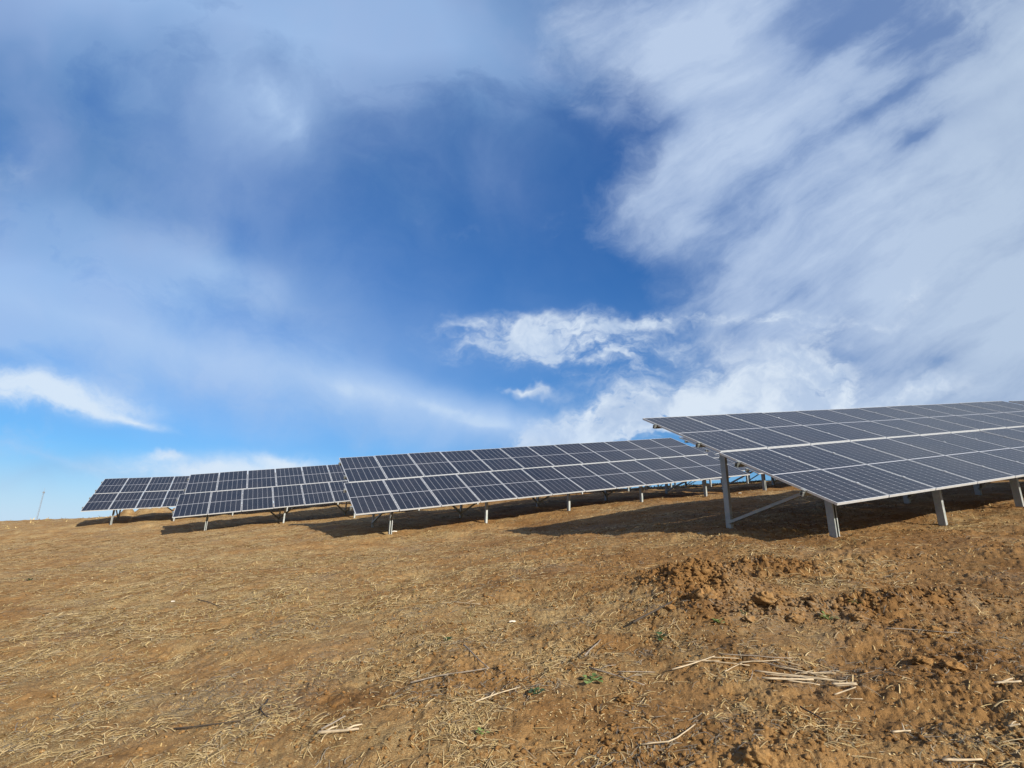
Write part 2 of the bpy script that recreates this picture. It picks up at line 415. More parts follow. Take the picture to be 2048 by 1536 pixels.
def cell_material():
    """dark monocrystalline half-cut cells under textured glass: 6 columns, 2 x 12 rows, pale gaps"""
    mt, nt, b = mat('solar_cells')
    uv = nt.new('ShaderNodeUVMap')
    sp = nt.new('ShaderNodeSeparateXYZ'); nt.link(uv.outputs[0], sp.inputs[0])
    x, y = sp.outputs[0], sp.outputs[1]                       # metres across / up the module
    W, L = 1.134, 2.23
    mx = .018
    cw = (W - 2 * mx) / 6
    fx = nt.math('FRACT', nt.math('DIVIDE', nt.math('SUBTRACT', x, mx), cw))
    dx = nt.math('MULTIPLY', nt.math('MINIMUM', fx, nt.math('SUBTRACT', 1.0, fx)), cw)   # metres to a column gap
    yc = nt.math('SUBTRACT', nt.math('ABSOLUTE', nt.math('SUBTRACT', y, L / 2)), .011)   # from the centre gap
    ch = (L / 2 - .011 - .018) / 12
    fy = nt.math('FRACT', nt.math('DIVIDE', yc, ch))
    dy = nt.math('MULTIPLY', nt.math('MINIMUM', fy, nt.math('SUBTRACT', 1.0, fy)), ch)
    gap_c = nt.math('LESS_THAN', dx, .0048)
    gap_r = nt.math('LESS_THAN', dy, .0012)
    dia = nt.math('LESS_THAN', nt.math('ADD', dx, dy), .0105)
    mid = nt.math('LESS_THAN', yc, 0.0)
    ex = nt.math('LESS_THAN', nt.math('MINIMUM', x, nt.math('SUBTRACT', W, x)), mx)
    ey = nt.math('LESS_THAN', nt.math('MINIMUM', y, nt.math('SUBTRACT', L, y)), .018)
    gap = nt.math('MAXIMUM', nt.math('MAXIMUM', nt.math('MULTIPLY', gap_c, .42), nt.math('MULTIPLY', gap_r, .24)), nt.math('MAXIMUM', nt.math('MULTIPLY', dia, .85), mid))
    gap = nt.math('MAXIMUM', gap, nt.math('MULTIPLY', nt.math('MAXIMUM', ex, ey), .25))
    # busbars: ten fine wires a cell
    bb = nt.math('LESS_THAN', nt.math('ABSOLUTE', nt.math('SUBTRACT', nt.math('FRACT', nt.math('MULTIPLY', fx, 9)), .5)), .035)
    oi = nt.new('ShaderNodeObjectInfo')
    cellid = nt.new('ShaderNodeTexWhiteNoise')
    cv = nt.new('ShaderNodeCombineXYZ')
    nt.link(nt.math('FLOOR', nt.math('DIVIDE', nt.math('SUBTRACT', x, mx), cw)), cv.inputs[0])
    nt.link(nt.math('FLOOR', nt.math('DIVIDE', y, ch)), cv.inputs[1]); nt.link(oi.outputs['Random'], cv.inputs[2])
    nt.link(cv.outputs[0], cellid.inputs['Vector'])
    cell = nt.mix(cellid.outputs['Value'], (.0065, .0090, .0155), (.0105, .0110, .0190))
    cell = nt.mix(nt.math('MULTIPLY', oi.outputs['Random'], .5), cell, (.0080, .0105, .0190))
    cell = nt.mix(nt.math('MULTIPLY', bb, .15), cell, (.14, .15, .18))
    col = nt.mix(gap, cell, (.52, .54, .60))
    # dust film
    g = nt.new('ShaderNodeNewGeometry')
    d = nt.noise(g.outputs['Position'], .9, 5, .6)
    col = nt.mix(nt.rng(d, .3, .8, .008, .04), col, (.42, .36, .29))
    nt.link(col, b.inputs['Base Color'])
    b.inputs['Roughness'].default_value = .30
    b.inputs['IOR'].default_value = 1.36
    b.inputs['Specular IOR Level'].default_value = .5
    bp = nt.new('ShaderNodeBump'); bp.inputs['Distance'].default_value = .002; bp.inputs['Strength'].default_value = .25
    nt.link(nt.noise(g.outputs['Position'], 1.3, 2, .5), bp.inputs['Height'])
    nt.link(bp.outputs[0], b.inputs['Normal'])
    return mt
M_cells = cell_material()
M_frame = simple('anodised_aluminium', (.60, .63, .67), .42, .25, .06, 9)
M_back = simple('white_backsheet', (.55, .56, .57), .6, 0, .05, 5)

def galv():
    mt, nt, b = mat('galvanised_steel')
    t = nt.new('ShaderNodeTexCoord')
    v = nt.new('ShaderNodeTexVoronoi'); v.inputs['Scale'].default_value = 55
    nt.link(t.outputs['Object'], v.inputs['Vector'])
    n = nt.noise(t.outputs['Object'], 6, 6, .65)
    c = nt.mix(nt.rng(n, .3, .7), (.22, .245, .245), (.35, .375, .375))
    c = nt.mix(.18, c, v.outputs['Color'])
    c = nt.mix(.75, c, nt.mix(nt.rng(n, .3, .7), (.22, .245, .245), (.36, .385, .385)))
    g = nt.new('ShaderNodeNewGeometry')
    nt.link(c, b.inputs['Base Color'])
    b.inputs['Metallic'].default_value = .3
    nt.link(nt.rng(n, .3, .7, .42, .62), b.inputs['Roughness'])
    return mt
M_galv = galv()
M_dark = simple('weathered_steel', (.20, .20, .20), .55, .5, .2, 9)
M_white = simple('pale_plastic', (.60, .57, .52), .5, 0, .06, 20)
M_mast = simple('mast_steel', (.28, .31, .36), .5, .3, .1, 4)

def island_mat(name, cols, rough=.8, trans=0.0):
    mt, nt, b = mat(name)
    g = nt.new('ShaderNodeNewGeometry')
    r = nt.new('ShaderNodeValToRGB')
    r.color_ramp.interpolation = 'LINEAR'
    els = r.color_ramp.elements
    els[0].position = 0; els[0].color = (*cols[0], 1)
    els[1].position = 1; els[1].color = (*cols[-1], 1)
    for i, c in enumerate(cols[1:-1]):
        e = els.new((i + 1) / (len(cols) - 1)); e.color = (*c, 1)
    nt.link(g.outputs['Random Per Island'], r.inputs[0])
    n = nt.noise(g.outputs['Position'], 60, 3, .6)
    c = nt.mix(nt.rng(n, .3, .7, 0, .5), r.outputs[0], nt.mix(1.0, r.outputs[0], (.6, .55, .5), 'MULTIPLY'))
    nt.link(c, b.inputs['Base Color'])
    b.inputs['Roughness'].default_value = rough
    b.inputs['Specular IOR Level'].default_value = .3
    return mt
M_straw = island_mat('straw', [(.22, .16, .09), (.40, .29, .13), (.54, .41, .19), (.46, .34, .17), (.68, .54, .30), (.30, .23, .15), (.58, .45, .22)])
M_grey = island_mat('grey_dead_weeds', [(.12, .10, .08), (.22, .19, .15), (.30, .26, .20), (.17, .14, .11)])
M_grass = island_mat('dry_grass', [(.42, .32, .14), (.55, .43, .20), (.62, .50, .26), (.36, .30, .13), (.30, .30, .12)])
M_stalk = simple('bleached_stalk', (.47, .38, .26), .7, 0, .22, 25)
M_stalkg = simple('grey_stalk', (.26, .22, .18), .8, 0, .3, 25)
M_stick = simple('dark_twig', (.055, .042, .032), .85, 0, .3, 25)
M_leaf = island_mat('weed_leaf', [(.11, .18, .04), (.17, .26, .07), (.24, .32, .11)], .5)
M_leafd = island_mat('dark_weed_leaf', [(.03, .065, .025), (.05, .10, .035), (.07, .12, .05)], .6)

# ------------------------------------------------------------------ mesh helpers
def link(o, parent=None):
    COL.objects.link(o)
    if parent is not None: o.parent = parent
    return o
def mesh_np(name, V, Fq, material, smooth=False):
    """V (n,3), Fq (m,k) all faces with k corners"""
    V = np.asarray(V, np.float32); Fq = np.asarray(Fq, np.int32)
    me = bpy.data.meshes.new(name)
    me.vertices.add(len(V)); me.vertices.foreach_set('co', V.ravel())
    k = Fq.shape[1]
    me.loops.add(Fq.size); me.loops.foreach_set('vertex_index', Fq.ravel())
    me.polygons.add(len(Fq))
    me.polygons.foreach_set('loop_start', np.arange(0, Fq.size, k, dtype=np.int32))
    me.polygons.foreach_set('loop_total', np.full(len(Fq), k, np.int32))
    if smooth: me.polygons.foreach_set('use_smooth', np.ones(len(Fq), bool))
    me.update(calc_edges=True)
    if material: me.materials.append(material)
    return me
def tag(o, label=None, cat=None, group=None, kind=None):
    if label: o['label'] = label
    if cat: o['category'] = cat
    if group: o['group'] = group
    if kind: o['kind'] = kind
    return o

class MB:
    """collects solid pieces into one mesh"""
    def __init__(s): s.v = []; s.f = []; s.mi = []
    def add(s, vs, fs, mi=0):
        b = len(s.v); s.v += [tuple(v) for v in vs]; s.f += [tuple(b + i for i in f) for f in fs]; s.mi += [mi] * len(fs)
    def box(s, x0, x1, y0, y1, z0, z1, mi=0):
        vs = [(x, y, z) for z in (z0, z1) for y in (y0, y1) for x in (x0, x1)]
        s.add(vs, [(0, 2, 3, 1), (4, 5, 7, 6), (0, 1, 5, 4), (2, 6, 7, 3), (0, 4, 6, 2), (1, 3, 7, 5)], mi)
    def prism(s, prof, a, b, ex, ey, mi=0):
        """extrude the closed 2-D profile prof from point a to point b; ex, ey span the section"""
        a = np.array(a, float); b = np.array(b, float); n = len(prof)
        vs = [a + ex * p[0] + ey * p[1] for p in prof] + [b + ex * p[0] + ey * p[1] for p in prof]
        fs = [(i, (i + 1) % n, n + (i + 1) % n, n + i) for i in range(n)]
        s.add(vs, fs, mi)
        s.add(vs[:n], [tuple(range(n - 1, -1, -1))], mi); s.add(vs[n:], [tuple(range(n))], mi)
    def tube(s, pts, rads, sides=6, mi=0):
        pts = [np.array(p, float) for p in pts]; n = len(pts); vs = []
        for i, p in enumerate(pts):
            d = pts[min(i + 1, n - 1)] - pts[max(i - 1, 0)]; d /= np.linalg.norm(d) + 1e-9
            u = np.cross(d, (0, 0, 1.0));
            if np.linalg.norm(u) < .05: u = np.cross(d, (1.0, 0, 0))
            u /= np.linalg.norm(u); w = np.cross(u, d)
            for k in range(sides):
                a = 2 * math.pi * k / sides
                vs.append(p + (u * math.cos(a) + w * math.sin(a)) * rads[i])
        fs = []
        for i in range(n - 1):
            for k in range(sides):
                k2 = (k + 1) % sides
                fs.append((i * sides + k, (i + 1) * sides + k, (i + 1) * sides + k2, i * sides + k2))
        fs.append(tuple(range(sides))); fs.append(tuple(range((n - 1) * sides, n * sides))[::-1])
        s.add(vs, fs, mi)
    def mesh(s, name, mats, smooth=False):
        me = bpy.data.meshes.new(name); me.from_pydata(s.v, [], s.f)
        for mm in (mats if isinstance(mats, (list, tuple)) else [mats]): me.materials.append(mm)
        me.polygons.foreach_set('material_index', s.mi)
        if smooth: me.polygons.foreach_set('use_smooth', [True] * len(s.f))
        me.update()
        return me
    def obj(s, name, mats, parent=None, smooth=False):
        return link(bpy.data.objects.new(name, s.mesh(name, mats, smooth)), parent)

# ------------------------------------------------------------------ ground sheet: rings that widen with distance
def build_ground():
    a1 = np.radians(np.linspace(-62, 62, 1350))
    a2 = np.radians(np.linspace(62, 298, 110))[1:-1]
    ang = np.concatenate([a1, a2]); na = len(ang)
    rr = [0.25]
    while rr[-1] < 2.4: rr.append(rr[-1] * 1.06)
    while rr[-1] < 34: rr.append(rr[-1] * 1.0042)
    while rr[-1] < 62: rr.append(rr[-1] * 1.008)
    while rr[-1] < 4500: rr.append(rr[-1] * 1.07)
    rr = np.array(rr); nr = len(rr)
    A, Rr = np.meshgrid(ang, rr)
    x = (Rr * np.sin(A)).ravel(); y = (Rr * np.cos(A)).ravel()
    z = base_h(x, y) + rough_h(x, y)
    V = np.stack([x, y, z], 1)
    V = np.vstack([V, [[0, 0, G(0, 0)]]])
    i = np.arange(nr - 1)[:, None] * na; j = np.arange(na)[None, :]; j2 = (j + 1) % na
    Fq = np.stack([i + j, i + j2, i + na + j2, i + na + j], -1).reshape(-1, 4)
    Fq = Fq[:, ::-1]
    me = mesh_np('ground', V, Fq, M_soil, True)
    # litter and dampness maps
    pile, side = masks(V[:, 0], V[:, 1])
    lit = litter(V[:, 0], V[:, 1])
    damp = np.clip(.15 + .55 * side + .5 * np.clip(pile, 0, 1) + .35 * fbm(V[:, 0] * .6, V[:, 1] * .6, 3, 140), 0, 1)
    for nm, arr in (('litter', lit), ('damp', damp)):
        at_ = me.attributes.new(nm, 'FLOAT', 'POINT'); at_.data.foreach_set('value', arr.astype(np.float32))
    # close the middle
    o = link(bpy.data.objects.new('ground', me)); tag(o, kind='structure')
    return o
def litter(x, y):
    pile, side = masks(x, y)
    n = fbm(x * .45 + 2, y * .45 - 4, 3, 130); n2 = fbm(x * 1.6, y * 1.6, 3, 133)
    l = .62 - .50 * side + .55 * n + .35 * n2 - 1.2 * np.clip(pile, 0, 1)
    return np.clip(l, 0.02, 1)
build_ground()

def surf(x, y):
    x = np.atleast_1d(np.asarray(x, float)); y = np.atleast_1d(np.asarray(y, float))
    return base_h(x, y) + rough_h(x, y)
def sf(x, y): return float(surf(x, y)[0])

# ------------------------------------------------------------------ solar tables
MW, ML = 1.155, 2.25
PW, PLn = 1.134, 2.23
NOM = 12
GAP = .02

def frame_mesh():
    b = MB(); d = .036; w = .011
    b.box(0, PW, 0, w, -d, 0); b.box(0, PW, PLn - w, PLn, -d, 0)
    b.box(0, w, w, PLn - w, -d, 0); b.box(PW - w, PW, w, PLn - w, -d, 0)
    # inner flange of the frame at the back
    b.box(w, PW - w, w, .03, -d, -d + .002); b.box(w, PW - w, PLn - .03, PLn - w, -d, -d + .002)
    return b.mesh('frame', M_frame)
def laminate_mesh():
    b = MB(); w = .0112
    x0, x1, y0, y1, z0, z1 = w, PW - w, w, PLn - w, -.008, -.0025
    vs = [(x, y, z) for z in (z0, z1) for y in (y0, y1) for x in (x0, x1)]
    b.add(vs, [(0, 2, 3, 1), (0, 1, 5, 4), (2, 6, 7, 3), (0, 4, 6, 2), (1, 3, 7, 5)], 1)
    b.add([vs[4], vs[5], vs[7], vs[6]], [(0, 1, 2, 3)], 0)
    # junction boxes on the back
    for k in (.2, .5, .8): b.box(PW * k - .04, PW * k + .04, PLn / 2 - .03, PLn / 2 + .03, -.028, -.0085, 1)
    me = b.mesh('panel', [M_cells, M_back])
    uv = me.uv_layers.new(name='UVMap')
    for l in me.loops:
        co = me.vertices[l.vertex_index].co
        uv.data[l.index].uv = (co.x, co.y)
    return me
FRAME = frame_mesh(); LAM = laminate_mesh()

def C_profile(w, h, lip, t):
    """C section: web on the -x side, flanges on both y sides, lips"""
    return [(0, 0), (w, 0), (w, lip), (w - t, lip), (w - t, t), (t, t), (t, h - t), (w - t, h - t), (w - t, h - lip), (w, h - lip), (w, h), (0, h)]

def axes(slope, tilt):
    a = AZ
    U = np.array([math.cos(a) * math.cos(slope), math.sin(a) * math.cos(slope), math.sin(slope)])
    H = np.array([-math.sin(a), math.cos(a), 0])
    W = np.array([-math.cos(a) * math.sin(slope), -math.sin(a) * math.sin(slope), math.cos(slope)])
    V = math.cos(tilt) * H + math.sin(tilt) * W
    return U, V, np.cross(U, V)
Z = np.array([0, 0, 1.0])
HH = np.array([-math.sin(AZ), math.cos(AZ), 0]); UH = np.array([math.cos(AZ), math.sin(AZ), 0])

def table(O, slope, tilt, du, posts, label, group='solar tables set out in rows on the slope', nmod=NOM):
    U, V, N = axes(slope, tilt)
    O = np.array(O, float)
    root = bpy.data.objects.new('solar_table', None); link(root)
    root.empty_display_size = .3
    base = O + U * (posts[0] * MW) + V * .35
    gz = G(base[0], base[1])
    org = np.array([base[0], base[1], gz]); root.location = org
    tag(root, label, 'solar array', group)
    Rm = Matrix(((U[0], V[0], N[0]), (U[1], V[1], N[1]), (U[2], V[2], N[2])))
    # panels
    for tier in (0, 1):
        for k in range(nmod):
            p = O + U * (k * MW + (du if tier else 0)) + V * (tier * (ML + .02)) + N * (tier * .006 + random.uniform(-.002, .002)) - org
            o = link(bpy.data.objects.new('panel', LAM), root)
            e = Rm.to_euler(); o.location = p
            jit = Matrix.Rotation(random.gauss(0, .0016), 3, 'X') @ Matrix.Rotation(random.gauss(0, .0016), 3, 'Y')
            o.rotation_euler = (Rm @ jit).to_euler()
            link(bpy.data.objects.new('frame', FRAME), o)
    # purlins running along the row, with their end brackets
    ends = []
    for tier in (0, 1):
        for fr in (.22, .78):
            v = tier * (ML + .02) + fr * PLn
            a = O + U * (-.07 + (du if tier else 0)) + V * v - N * (.038 + (0 if tier == 0 else -.012)) - org
            b = a + U * (nmod * MW + .10)
            mb = MB()
            mb.prism([(0, 0), (.055, 0), (.055, -.012), (.052, -.012), (.052, -.003), (.003, -.003), (.003, -.057), (.052, -.057), (.052, -.048), (.055, -.048), (.055, -.06), (0, -.06)], a, b, V, N)
            mb.obj('purlin', M_galv, root)
            # end clamp that holds the last frame down
            cb = MB()
            q = a + U * .03
            cb.prism([(0, -.058), (.05, -.058), (.05, .008), (.044, .008), (.044, -.052), (.006, -.052), (.006, .008), (0, .008)], q - U * .03, q + U * .03, V, N)
            cb.tube([q + V * .025 - N * .05, q + V * .025 + N * .045], [.006, .006], 6)
            cb.prism([(-.012, .030), (.062, .030), (.062, .036), (-.012, .036)], q - U * .022, q + U * .045, V, N)
            cb.obj('end_clamp', M_galv, root)
    # mid clamps between neighbouring frames
    mc = MB()
    for tier in (0, 1):
        for k in range(1, nmod):
            for fr in (.22, .78):
                p = O + U * (k * MW + (du if tier else 0) - .0105) + V * (tier * (ML + .02) + fr * PLn) + N * (tier * .006 + .0035) - org
                mc.prism([(-.02, 0), (.02, 0), (.02, .003), (-.02, .003)], p - U * .018, p + U * .018, V, N)
    o = mc.obj('mid_clamps', M_frame, root); o['kind'] = 'stuff'
    # rafters, posts and braces
    for pi, pu in enumerate(posts):
        s0 = O + U * (pu * MW) - N * .100
        a = s0 + V * .38 - org; b = s0 + V * (2 * ML - .36) - org
        mb = MB(); mb.prism([(-.03, 0), (.03, 0), (.03, -.012), (-.024, -.012), (-.024, -.088), (.03, -.088), (.03, -.10), (-.03, -.10)], a, b, U, N)
        mb.obj('rafter', M_galv, root)
        for nm, v, sx in (('front_post', .58, .0), ('rear_post', 2.75, .0)):
            top = s0 + V * v
            g = G(top[0], top[1])
            z1 = top[2] - .02
            p0 = np.array([top[0], top[1], g - .35]) - org
            p1 = np.array([top[0], top[1], z1]) - org
            off = -UH * .035 - HH * .06
            mb = MB()
            if pi == 0 and nm == 'front_post': mb.prism(C_profile(.12, .075, .020, .004), p0 + off + HH * .12, p1 + off + HH * .12, -HH, UH)
            else: mb.prism(C_profile(.055, .12, .018, .004), p0 + off, p1 + off, UH, HH)
            # bolts on the web
            for zz in (.05, .11):
                c = p1 + off + HH * .06 - Z * zz
                mb.tube([c - UH * .012, c + UH * .004], [.011, .011], 6)
            mb.obj(nm, M_galv, root)
            if nm == 'rear_post':
                for sgn in (-1, 1):
                    st = np.array([top[0], top[1], g + .15])
                    if pi in (0, len(posts) - 1):            # end frames: one strut forward to the rafter
                        if sgn > 0: continue
                        en = O + U * (pu * MW) + V * .80 - N * .17
                    else:                                    # inner frames: a V of braces to the purlin
                        en = O + U * (pu * MW + sgn * 1.35) + V * (.78 * PLn + .03) - N * .10
                    d = en - st; d /= np.linalg.norm(d)
                    e1 = np.cross(d, Z); e1 /= np.linalg.norm(e1); e2 = np.cross(e1, d)
                    mb = MB(); shift = -UH * .03 - HH * (.075 + .012 * (sgn > 0))
                    mb.prism([(-.025, -.025), (.025, -.025), (.025, .025), (.021, .025), (.021, -.021), (-.021, -.021), (-.021, .025), (-.025, .025)], st + shift - org - d * .05, en - org + shift * .3, e1, e2)
                    mb.obj('brace', M_galv, root)
    return root

def shift_u(k, n, slope=None):
    """origin of the n-th table along row k"""
    O, s, du, t = TAB[k]
    O = np.array(O) + Z * CZ
    for i in range(n):
        U, V, N = axes(s if i == 0 or slope is None else slope, t)
        O = O + U * (12.35 * MW)
    return O
def posts_for(first, step=2.42, n=5): return [first + step * i for i in range(n)]

O, s, du, t = TAB[4]; table(shift_u(4, 0), s, t, du, [.53, 2.87, 5.0, 7.35, 9.7], 'nearest and largest solar table, its dusty panels running out of the picture at the right')
table(shift_u(4, 1), .14, t, du, [.3 + 2.36 * i for i in range(5)], 'sliver of a solar table at the right edge beyond the end of the nearest table')
O, s, du, t = TAB[3]; table(shift_u(3, 0), s, t, du, [.93, 3.36, 5.77, 8.19, 10.6], 'long dark blue solar table in the middle of the picture, twelve panels wide')
table(shift_u(3, 1), .130, t, du, posts_for(.73), 'solar table half hidden behind the tall bare rear post of the nearest table')
O, s, du, t = TAB[2]; table(shift_u(2, 0), s, t, du, posts_for(.99), 'solar table second from the left with bright gaps between its dark panels')
table(shift_u(2, 1), .119, t, du, posts_for(.76, 2.45, 6), 'solar table behind the long middle table, only its posts and braces seen under that one', nmod=14)
table(shift_u(2, 2, .119) + axes(.119, t)[0] * (2 * MW), .112, t, du, posts_for(.66), 'solar table on the skyline behind the one half hidden by the nearest table')
O, s, du, t = TAB[1]; table(shift_u(1, 0), s, t, du, posts_for(1.13), 'farthest left solar table standing against the pale sky on the crest')
table(shift_u(1, 1), .105, t, du, posts_for(.7), 'farthest row solar table, its short posts dark against the sky under the middle table')
table(shift_u(1, 2, .105), .10, t, du, posts_for(.7), 'farthest row solar table seen only as thin dark braces on the skyline right of centre')

# ------------------------------------------------------------------ straw, grass and litter (nobody could count these)
def ribbons(name, n, rmin, rmax, lens, wid, material, dens, upright=0.0, bias=None, segs=3, angr=(-50, 50), seed=1, lift=.004, droop=.5, pts=None, cur=.5):
    R = np.random.RandomState(seed)
    if pts is None:
        th = np.radians(R.uniform(angr[0], angr[1], n * 4)); r = np.exp(R.uniform(math.log(rmin), math.log(rmax), n * 4))
        x = r * np.sin(th); y = r * np.cos(th)
        keep = R.rand(len(x)) < dens(x, y)
        x = x[keep][:n]; y = y[keep][:n]
    else:
        x, y = pts
    n = len(x)
    if n == 0: return
    r = np.hypot(x, y)
    ln = np.exp(R.uniform(math.log(lens[0]), math.log(lens[1]), n))
    w = R.uniform(wid[0], wid[1], n) * (1 + r / 9)
    az = R.uniform(0, 2 * math.pi, n) if bias is None else R.normal(bias[0], bias[1], n) + math.pi * (R.rand(n) < .5)
    up = R.uniform(.0, .25, n) if upright == 0 else np.clip(R.normal(upright, .3, n), .1, 1.5)
    curl = R.normal(0, cur, n) * (1 + 1.5 * (R.rand(n) < .12))
    V = []; 
    z0 = surf(x, y) + lift
    cx, cy = x.copy(), y.copy(); hz = z0.copy()
    rows = []
    for sgm in range(segs + 1):
        f = sgm / segs
        a = az + curl * (f - .5) * 1.5
        e = up * (1 - droop * 2 * f) if upright else up * (1 - 2 * f)
        wd = w * (1 - .75 * f if upright else 1 - .25 * f)
        if upright: px_, py_ = np.cos(az + 1.57), np.sin(az + 1.57)
        else: px_, py_ = np.cos(a + 1.57), np.sin(a + 1.57)
        tiltz = R.uniform(-.6, .6, n) * 0 + (.35 if not upright else 0)
        if not upright:
            if sgm == 0:
                ex = x + np.cos(az) * ln; ey = y + np.sin(az) * ln
                ze = surf(ex, ey); zm = surf((x + ex) / 2, (y + ey) / 2); zs = z0 - lift
                ov = np.maximum(0, zm - (zs + ze) / 2)
            hz = zs * (1 - f) + ze * f + ov * (.45 + .55 * math.sin(math.pi * f)) + lift + ln * np.sin(up) * .3 * math.sin(math.pi * f)
        rows.append(np.stack([cx - px_ * wd / 2, cy - py_ * wd / 2, hz - tiltz * wd / 2], 1))
        rows.append(np.stack([cx + px_ * wd / 2, cy + py_ * wd / 2, hz + tiltz * wd / 2], 1))
        st = ln / segs
        cx = cx + np.cos(a) * st * np.cos(e); cy = cy + np.sin(a) * st * np.cos(e)
        if upright: hz = hz + st * np.sin(e)
    K = 2 * (segs + 1)
    V = np.stack(rows, 1).reshape(-1, 3)
    b = np.arange(n)[:, None] * K
    fs = []
    for sgm in range(segs):
        q = 2 * sgm
        fs.append(np.concatenate([b + q, b + q + 1, b + q + 3, b + q + 2], 1))
    Fq = np.stack(fs, 1).reshape(-1, 4)
    me = mesh_np(name, V, Fq, material)
    o = link(bpy.data.objects.new(name, me))
    return o

def d_straw(x, y):
    q = fbm(x * 2.3 + 1, y * 2.3, 3, 170)
    return np.clip((litter(x, y) * 1.15 + .06) * np.clip(.45 + 1.8 * q, .04, 1.3), 0, 1)
def d_soil(x, y):
    return np.clip(.35 + .4 * fbm(x * .9, y * .9, 2, 150), 0.05, 1)
tag(ribbons('straw_litter', 80000, 2.2, 36, (.010, .12), (.0013, .0046), M_straw, d_straw, bias=(.35, .9), seed=3, cur=.20), 'short pale straw scattered all over the brown soil', 'straw', kind='stuff')
tag(ribbons('dead_weed_litter', 15000, 2.2, 26, (.02, .12), (.0015, .004), M_grey, lambda x, y: np.clip(fbm(x * 1.1 + 5, y * 1.1, 3, 160) * 2.2, 0, 1), seed=4), 'grey rotted weed stems lying in patches on the soil', 'dead weeds', kind='stuff')
tag(ribbons('straw_chaff', 26000, 2.2, 16, (.005, .022), (.002, .006), M_straw, lambda x, y: d_soil(x, y), seed=5, segs=1), 'small straw chips strewn over the bare soil', 'chaff', kind='stuff')

tag(ribbons('straw_scatter', 26000, 6.5, 34, (.03, .18), (.0025, .006), M_straw, lambda x, y: np.clip(.10 + litter(x, y) * np.clip(.5 + 2.0 * fbm(x * .7, y * .7, 3, 190), .05, 1.5), 0, 1), bias=(.35, .9), seed=33, cur=.2), 'longer pale straw strewn over the slope farther up the field', 'straw', kind='stuff')
# standing dry grass: along the drip edge of the rows and in patches
def grass_points():
    R = np.random.RandomState(21); xs = []; ys = []
    for k, n, ulo, uhi, width in ((3, 3200, 1.2, 26, .55), (2, 2400, 3.5, 24, .55), (4, 500, 3, 13, .4), (1, 400, 2, 12, .5)):
        O, s, du, t = TAB[k]; U, V, N = axes(s, t)
        u = R.uniform(ulo, uhi, n) * MW; v = .30 + R.normal(-.25, width * .6, n)
        p = np.array(O)[None] + U[None] * u[:, None] + HH[None] * v[:, None]
        keep = R.rand(n) < np.clip(.35 + 1.3 * perlin(u * .9, v * 2, 5), .02, 1)
        xs.append(p[keep, 0]); ys.append(p[keep, 1])
    for (px, py, n, sx) in ((520, 1130, 700, 1.6), (600, 1120, 600, 1.9), (700, 1185, 800, 1.0), (920, 1245, 120, .2), (640, 1195, 700, 1.0), (300, 1150, 500, 2.0), (380, 1260, 500, .9),
                            (1340, 1085, 80, .4), (1660, 1095, 120, .25), (800, 1060, 200, .6), (450, 1075, 200, 1.2)):
        c = at(px, py)
        xs.append(c[0] + R.normal(0, sx, n)); ys.append(c[1] + R.normal(0, sx * .7, n))
    return np.concatenate(xs), np.concatenate(ys)
tag(ribbons('dry_grass', 0, 1, 2, (.03, .12), (.0018, .004), M_grass, None, upright=.55, seed=6, pts=grass_points(), droop=.45, lift=-.004), 'thin yellow dry grass standing in tufts and along the fronts of the rows', 'grass', kind='stuff')
# scrub on the crest, seen under the tables
def crest_points():
    R = np.random.RandomState(5); n = 2600
    th = np.radians(R.uniform(4, 30, n)); r = R.uniform(36, 50, n)
    return r * np.sin(th), r * np.cos(th)
tag(ribbons('crest_scrub', 0, 1, 2, (.04, .13), (.008, .015), M_leafd, None, upright=1.0, seed=8, pts=crest_points(), droop=.3), 'low dark scrub on the skyline seen between the posts', 'scrub', kind='stuff')

def crest_left():
    R = np.random.RandomState(15); n = 2600
    th = np.radians(R.uniform(-48, -16, n)); r = R.uniform(42, 90, n)
    keep = R.rand(n) < np.clip(.3 + 1.5 * perlin(np.degrees(th) * .8, r * .2, 4), .02, 1)
    return (r * np.sin(th))[keep], (r * np.cos(th))[keep]
tag(ribbons('crest_grass', 0, 1, 2, (.06, .30), (.006, .012), M_grass, None, upright=.9, seed=18, pts=crest_left(), droop=.4), 'sparse dead grass along the crest at the far left', 'grass', kind='stuff')
